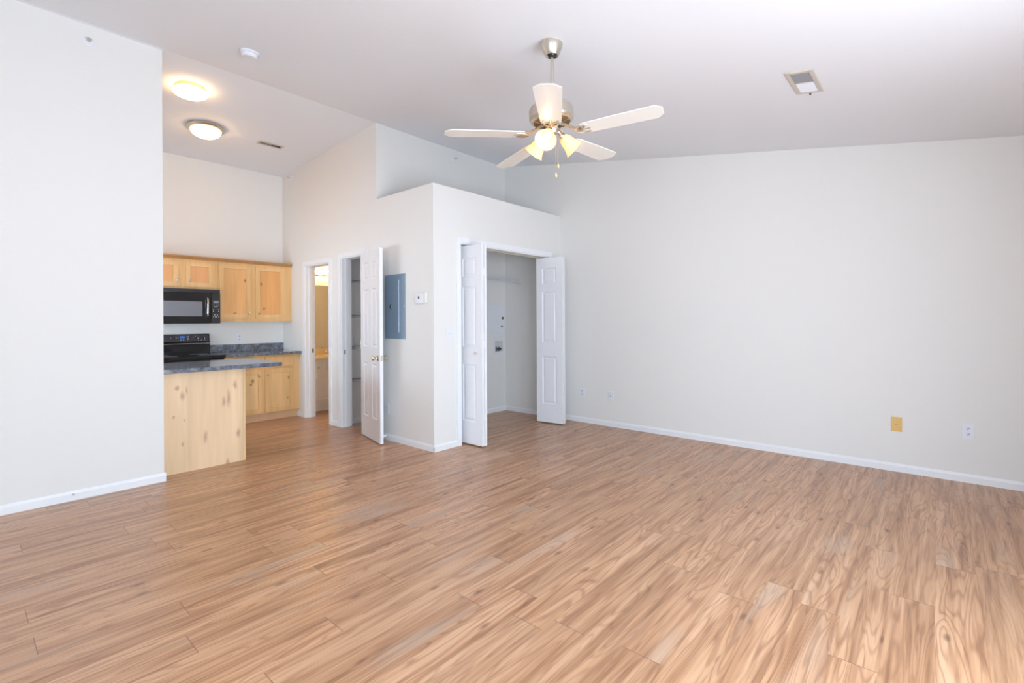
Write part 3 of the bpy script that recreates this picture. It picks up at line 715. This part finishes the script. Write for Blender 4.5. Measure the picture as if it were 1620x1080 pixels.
def register(name, x, y, n, w_, d_, label, dark_first, both=False):
    """white register w_ (X) by d_ with two louvre banks"""
    t = cthing(name, label, 'air vent', x, y, n, 'ceiling air registers')
    b_ = .026
    mb = MB()
    mb.box(-w_/2, w_/2, -d_/2, -d_/2+b_, 0, .010).box(-w_/2, w_/2, d_/2-b_, d_/2, 0, .010)
    mb.box(-w_/2, -w_/2+b_, -d_/2+b_, d_/2-b_, 0, .010).box(w_/2-b_, w_/2, -d_/2+b_, d_/2-b_, 0, .010).box(-.006, .006, -d_/2+b_, d_/2-b_, 0, .010)
    build('frame', mb, VENTP, t, world=False, bevel=.003)
    build('duct_backing', MB().box(-w_/2+.01, w_/2-.01, -d_/2+.01, d_/2-.01, .0005, .0015), DARKG, t, world=False)
    for s in (-1, 1):
        mb = MB(); xa, xb = sorted((s*.006, s*(w_/2-b_))); k = 9
        for i in range(k):
            xx = xa+(i+.5)*(xb-xa)/k; tl = R(-50)*s if (s*dark_first > 0 or both) else R(50)*s; hw = .0085 if s > 0 else .0065
            c, s_ = math.cos(tl)*hw, math.sin(tl)*hw
            mb.add([(xx-c, -d_/2+b_, .0055-s_*.55), (xx+c, -d_/2+b_, .0055+s_*.55), (xx+c, d_/2-b_, .0055+s_*.55), (xx-c, d_/2-b_, .0055-s_*.55)], [(0, 1, 2, 3)])
            mb.add([(xx-c, -d_/2+b_, .0065-s_*.55), (xx+c, -d_/2+b_, .0065+s_*.55), (xx+c, d_/2-b_, .0065+s_*.55), (xx-c, d_/2-b_, .0065-s_*.55)], [(0, 3, 2, 1)])
        build('louvres', mb, (GREYLOUV if (s*dark_first > 0 or both) else PLATE), t, world=False)
    return t
v1 = register('ceiling_vent', 3.685, .660, nf, .376, .162, 'white ceiling vent over the living room, half grey', -1)
build('damper_lever', MB().box(.186, .204, -.004, .004, .004, .018), DARKG, v1, world=False)
register('ceiling_vent', 2.540, 6.120, nb, .290, .110, 'slim ceiling vent in the kitchen by the dome light', -1, True)

# ---------------------------------------------------------------- ceiling fan
fx, fy = 2.424, 1.785
fz = zc(fy)
fan = thing('ceiling_fan', 'five-blade white and nickel ceiling fan with three glowing bell shades', 'ceiling fan', (fx, fy, fz))
cz = 3.012
build('canopy', MB().lathe([(.001, .138), (.0655, .138), (.0655, .062), (.061, .050), (.0605, .048), (.050, .022), (.043, .005), (.038, 0), (.034, .002), (.034, .020), (.001, .022)], (fx, fy, 2.93), (0, 0, 1), 40), NICK, fan, smooth=40)
build('hanger_ball', MB().sphere((fx, fy, 2.945), .026), BLACKM, fan, smooth=60)
build('downrod', MB().cyl((fx, fy, 2.665), (fx, fy, 2.96), .0105, 16), NICK, fan, smooth=40)
nt_ = Vector((-.030, .039, 1)).normalized(); xx_ = Vector((1, 0, .030)).normalized(); yy_ = nt_.cross(xx_).normalized(); xx_ = yy_.cross(nt_)
HUBZ = 2.443
FM = Matrix.Translation((fx, fy, 0)) @ Matrix((xx_, yy_, nt_)).transposed().to_4x4()
FM = Matrix.Translation((fx, fy, HUBZ)) @ Matrix((xx_, yy_, nt_)).transposed().to_4x4() @ Matrix.Translation((0, 0, -HUBZ))
def fl(mb): return mb.xf(FM)
mo = build('motor_housing', fl(MB().lathe([(.001, 2.650), (.028, 2.650), (.032, 2.632), (.10, 2.625), (.128, 2.612), (.137, 2.596), (.138, 2.545), (.130, 2.532), (.118, 2.526), (.060, 2.512), (.001, 2.512)], (0, 0, 0), (0, 0, 1), 56)), NICK, fan, smooth=30)
mb = MB()
for k in range(70):
    a = 2*PI*k/70
    if k % 14 in (0,): continue
    M_ = Matrix.Rotation(a, 4, 'Z') @ Matrix.Translation((.092, 0, 2.5185)) @ Matrix.Rotation(R(-13.6), 4, 'Y')
    mb2 = MB().box(-.024, .022, -.0012, .0012, -.0012, .0012).xf(M_); mb.add(mb2.v, mb2.f)
build('vent_slots', fl(mb), mat('shadowed_slot_metal', srgb(120, 98, 66), .5), mo)
build('flywheel', fl(MB().lathe([(.058, 2.498), (.062, 2.512), (.001, 2.512)], (0, 0, 0), (0, 0, 1), 32)), BLACKM, fan, smooth=35)
build('switch_housing', fl(MB().lathe([(.001, 2.512), (.036, 2.512), (.041, 2.498), (.041, 2.466), (.034, 2.452), (.022, 2.446), (.001, 2.444)], (0, 0, 0), (0, 0, 1), 36)), NICK, fan, smooth=35)
PITCH = R(-6)
for th_ in (142.13, 70.13, -1.87, -73.87, -145.87):
    Mz = FM @ Matrix.Rotation(R(th_), 4, 'Z') @ Matrix.Translation((0, 0, 2.446)) @ Matrix.Rotation(PITCH, 4, 'X')
    # blade outline
    xs = [(.185, .050), (.21, .056), (.40, .063), (.622, .067), (.659, .030)]
    xs = [(x, y*1.08) for x, y in xs]; poly = [(x, y) for x, y in xs]+[(x, -y) for x, y in reversed(xs)]
    mb = MB().prism(poly, lambda p, t: (p[0], p[1], t), -.003, .003).xf(Mz)
    bl = build('blade', mb, BLADE, fan, bevel=.001)
    # blade iron: arm from the flywheel, open scroll bracket under the blade
    Mi = FM @ Matrix.Rotation(R(th_), 4, 'Z')
    mb = MB().tube([(.050, 0, 2.503), (.085, 0, 2.492), (.115, 0, 2.470), (.150, 0, 2.456), (.180, 0, 2.455)], .0085, 8)
    mb.v = [Vector((v.x, v.y*1.5, v.z)) for v in mb.v]; mb.xf(Mi)
    m2 = MB()
    for s in (-1, 1):
        m2.tube([(.150, 0, -.007), (.158, s*.022, -.007), (.180, s*.040, -.007), (.205, s*.044, -.006), (.232, s*.040, -.006)], .0045, 6)
        m2.tube([(.165, s*.006, -.007), (.195, s*.014, -.007), (.215, s*.030, -.006)], .0035, 6)
    m2.tube([(.155, 0, -.007), (.200, 0, -.007), (.240, 0, -.006)], .0045, 6)
    m2.xf(Mz); mb.add(m2.v, m2.f)
    build('blade_iron', mb, NICK, fan, smooth=50)
# light kit: three arms and bells
for az in (-161, -30, 94):
    a = R(az); d = Vector((math.cos(a)*.74, math.sin(a)*.74, -.67)).normalized(); h_ = Vector((math.cos(a), math.sin(a), 0))
    base_ = Vector((0, 0, 2.470))+h_*.034
    nk = base_+d*.028
    mb = MB().tube([base_-h_*.01, base_+h_*.012-Vector((0, 0, .002)), nk], .012, 10)
    mb.lathe([(.001, 0), (.020, 0), (.024, .010), (.024, .022), (.001, .022)], nk, d, 24); fl(mb)
    ar = build('lamp_arm', mb, NICK, fan, smooth=40)
    o = nk+d*.018
    prof = [(.024, 0), (.030, .010), (.038, .030), (.043, .055), (.049, .078), (.058, .098), (.066, .108)]
    inner = [(r_-.003, h2) for r_, h2 in reversed(prof)]
    sh = build('glass_shade', fl(MB().lathe(prof+inner, o, d, 36, cap=False)), SHADE, fan, smooth=60)
    bb = build('bulb', fl(MB().lathe([(.010, 0), (.012, .015), (.020, .035), (.022, .050), (.017, .064), (.001, .070)], o, d, 20)), BULB, fan, smooth=60)
    lp = bpy.data.lights.new('fan_lamp', 'POINT'); lp.energy = .45; lp.color = (1, .72, .42); lp.shadow_soft_size = .02
    lo = bpy.data.objects.new('fan_lamp', lp); COL.objects.link(lo)
    lo.parent = fan; lo.location = (FM @ (o+d*.108))-Vector(fan.location)
for (dx, dy, zb, ztop) in ((-.012, -.034, 2.200, 2.46), (.030, -.020, 2.268, 2.46)):
    ch = build('pull_chain', MB().cyl((fx+dx, fy+dy, zb), (fx+dx, fy+dy, ztop), .0016, 6), NICK, fan)
    build('pull', MB().lathe([(.001, -.024), (.006, -.022), (.007, -.010), (.003, .004), (.001, .006)], (fx+dx, fy+dy, zb), (0, 0, 1), 14), mat('pale_wood_pull', srgb(240, 205, 150), .5), ch, smooth=40)

# the fan hangs a little farther down the slope: move it along the room with its real size (1.34 m sweep)
FS = 1.0277
fan.location = Vector((fx*FS, fy*FS, H+(fz-H)*FS)); fan.scale = (FS, FS, FS)

# ---------------------------------------------------------------- laundry closet
def wire_shelf(name, x0, x1, yback, yfront, z, label, group=None):
    t = thing(name, label, 'wire shelf', ((x0+x1)/2, yback, z), group=group)
    mb = MB()
    for y in (yfront, (yfront+yback)/2, yback-.008): mb.cyl((x0, y, z), (x1, y, z), .003, 6)
    mb.cyl((x0, yfront-.002, z-.030), (x1, yfront-.002, z-.030), .003, 6)
    n = int((x1-x0)/.025)
    for i in range(n+1):
        x = x0+(x1-x0)*i/n
        mb.tube([(x, yback-.006, z+.003), (x, yfront, z+.003), (x, yfront-.002, z-.03)], .0014, 4)
    build('wire_deck', mb, PLATE, t)
    return t
ws = wire_shelf('wire_shelf', XC+T+.004, XR-.004, YB-.001, 4.480, 1.872, 'white wire shelf high inside the laundry closet')
build('end_bracket', MB().box(XR-.010, XR-.0005, 4.468, 4.500, 1.80, 1.885).box(XR-.006, XR-.0005, 4.500, YB-.01, 1.855, 1.872), PLATE, ws)
dp = thing('dryer_hookup_panel', 'white hookup panel with two small dark sockets inside the laundry closet', 'hookup panel', (5.12, YB, 1.33))
build('panel', MB().box(4.93, 5.276, YB-.004, YB, 1.133, 1.532), PLATE, dp, bevel=.001)
build('socket', MB().box(5.226, 5.258, YB-.010, YB-.0042, 1.326, 1.360), DARKG, dp)
build('socket', MB().box(5.208, 5.242, YB-.008, YB-.0042, 1.211, 1.227), DARKG, dp)
wb_ = thing('washer_outlet_box', 'white washing machine water box with two metal valves', 'water outlet box', (5.155, YB, .94))
mb = MB(); frame_xz(mb, 5.052, 5.262, .842, 1.040, YB-.010, YB, .024); build('frame', mb, PLATE, wb_, bevel=.002)
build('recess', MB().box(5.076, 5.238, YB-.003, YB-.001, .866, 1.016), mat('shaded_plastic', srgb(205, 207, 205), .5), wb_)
for x in (5.100, 5.150):
    v_ = build('valve', MB().cyl((x, YB-.016, .868), (x, YB-.016, .930), .011, 12).cyl((x, YB-.016, .905), (x, YB-.042, .905), .009, 12), mat('dull_valve_brass', srgb(120, 118, 116), .35, .6), wb_, smooth=40)
    build('valve_handle', MB().box(x-.018, x+.016, YB-.050, YB-.042, .888, .918), mat('dark_valve_handle', srgb(60, 66, 80), .4), v_, bevel=.003)

# linen closet shelves (seen end on)
for i, z in enumerate((1.830, 1.385, .985, .572)):
    t = thing('closet_shelf', ['top wire shelf inside the linen closet', 'second wire shelf from the top inside the linen closet', 'third wire shelf from the top inside the linen closet', 'lowest wire shelf inside the linen closet'][i], 'wire shelf', (3.5, 5.3, z), group='linen closet shelves')
    mb = MB(); xa, xb = 3.330, 3.72
    for x in (xa, (xa+xb)/2, xb): mb.cyl((x, YB+T+.002, z), (x, 5.655, z), .0042, 6)
    mb.cyl((xa, YB+T+.002, z-.028), (xa, 5.655, z-.028), .0042, 6)
    for k in range(30):
        y = YB+T+.012+k*.0252; mb.tube([(xb, y, z+.003), (xa, y, z+.003), (xa, y, z-.028)], .0014, 4)
    build('wire_deck', mb, mat('shaded_white_wire', srgb(176, 176, 184), .4), t)  # white wire; the closet's shade is painted in as grey
    build('end_bracket', MB().box(xa-.014, xa+.012, 5.650, 5.6635, z-.036, z+.008).box(xa+.012, xb, 5.656, 5.6635, z-.012, z+.006), mat('shaded_bracket', srgb(140, 142, 150), .4), t)  # bracket darkened in colour for the shade inside the closet

# ---------------------------------------------------------------- bathroom
va = thing('bathroom_vanity', 'white vanity cabinet with a cream sink top through the bathroom doorway', 'vanity', (3.85, 7.05, 0))
VY = 6.80; VX0, VX1 = 3.36, 4.30
WHC = mat('white_cabinet_paint', (.90, .89, .88, 1), .4)
build('body', MB().box(VX0, VX1, VY+.001, 7.279, .10, .752), WHC, va)
build('toe_kick', MB().box(VX0, VX1, VY+.022, VY+.04, 0, .0995), WHC, va)
VS = [(0, 0), (.030, 0), (.036, .010), (.044, .010), (.060, .001)]
for x0, x1 in ((VX0+.01, VX0+.20), (VX0+.245, VX1-.26), (VX1-.20, VX1-.01)):
    nm = 'drawer' if x1-x0 < .3 else 'false_front'
    mb = leaf(x1-x0, .125, .018, [(0, x1-x0)], [(0, .125)], [(0, 0), (.012, 0), (.016, .004), (.03, .004)], back=False).xf(Matrix.Translation((x0, VY-.018, .578)))
    d_ = build(nm, mb, WHC, va)
    if nm == 'drawer': build('knob', MB().lathe([(.001, 0), (.006, 0), (.005, .012), (.014, .018), (.012, .028), (.001, .030)], ((x0+x1)/2, VY-.018, .636), (0, -1, 0), 16), NICK, d_, smooth=35)
for x0, x1 in ((VX0+.01, VX0+.46), (VX0+.48, VX1-.01)):
    mb = leaf(x1-x0, .385, .018, [(0, x1-x0)], [(0, .385)], VS, back=False).xf(Matrix.Translation((x0, VY-.018, .150)))
    build('door', mb, WHC, va)
sk = build('sink_top', MB().box(VX0-.01, VX1+.01, VY-.035, 7.279, .753, .792), CULT, va, bevel=.010, segs=3)
build('backsplash', MB().box(VX0-.01, VX1+.01, 7.258, 7.279, .7925, .878), CULT, sk, bevel=.003)
build('basin', MB().lathe([(.19, .003), (.17, .006), (.15, .002), (.001, .001)], (3.86, 6.99, .790), (0, 0, 1), 32), CULT, sk, smooth=40)
mb = MB().box(3.78, 3.94, 7.155, 7.20, .7925, .806)
mb.tube([(3.86, 7.18, .80), (3.86, 7.175, .86), (3.86, 7.13, .885), (3.86, 7.07, .870), (3.86, 7.06, .855)], .011, 10)
for x in (3.80, 3.92): mb.lathe([(.016, 0), (.013, .02), (.018, .035), (.016, .048), (.001, .052)], (x, 7.18, .804), (0, 0, 1), 18)
build('faucet', mb, CHROME, sk, smooth=40, label='chrome two-handle faucet')
tag(build('mirror', MB().box(3.40, 4.28, 7.273, 7.2795, .885, 1.873), MIRROR), 'frameless mirror above the bathroom vanity', 'mirror')
lb = thing('vanity_light_bar', 'vanity light bar with glowing round bulbs above the bathroom mirror', 'light fixture', (3.80, 7.28, 2.07))
build('bar', MB().box(3.50, 4.10, 7.255, 7.2795, 2.024, 2.118), AMBER, lb, bevel=.004)
for k in range(5):
    x = 3.567+k*.117
    build('bulb', MB().sphere((x, 7.195, 2.076), .038).cyl((x, 7.225, 2.076), (x, 7.256, 2.076), .016, 14), VBULB, lb, smooth=60)
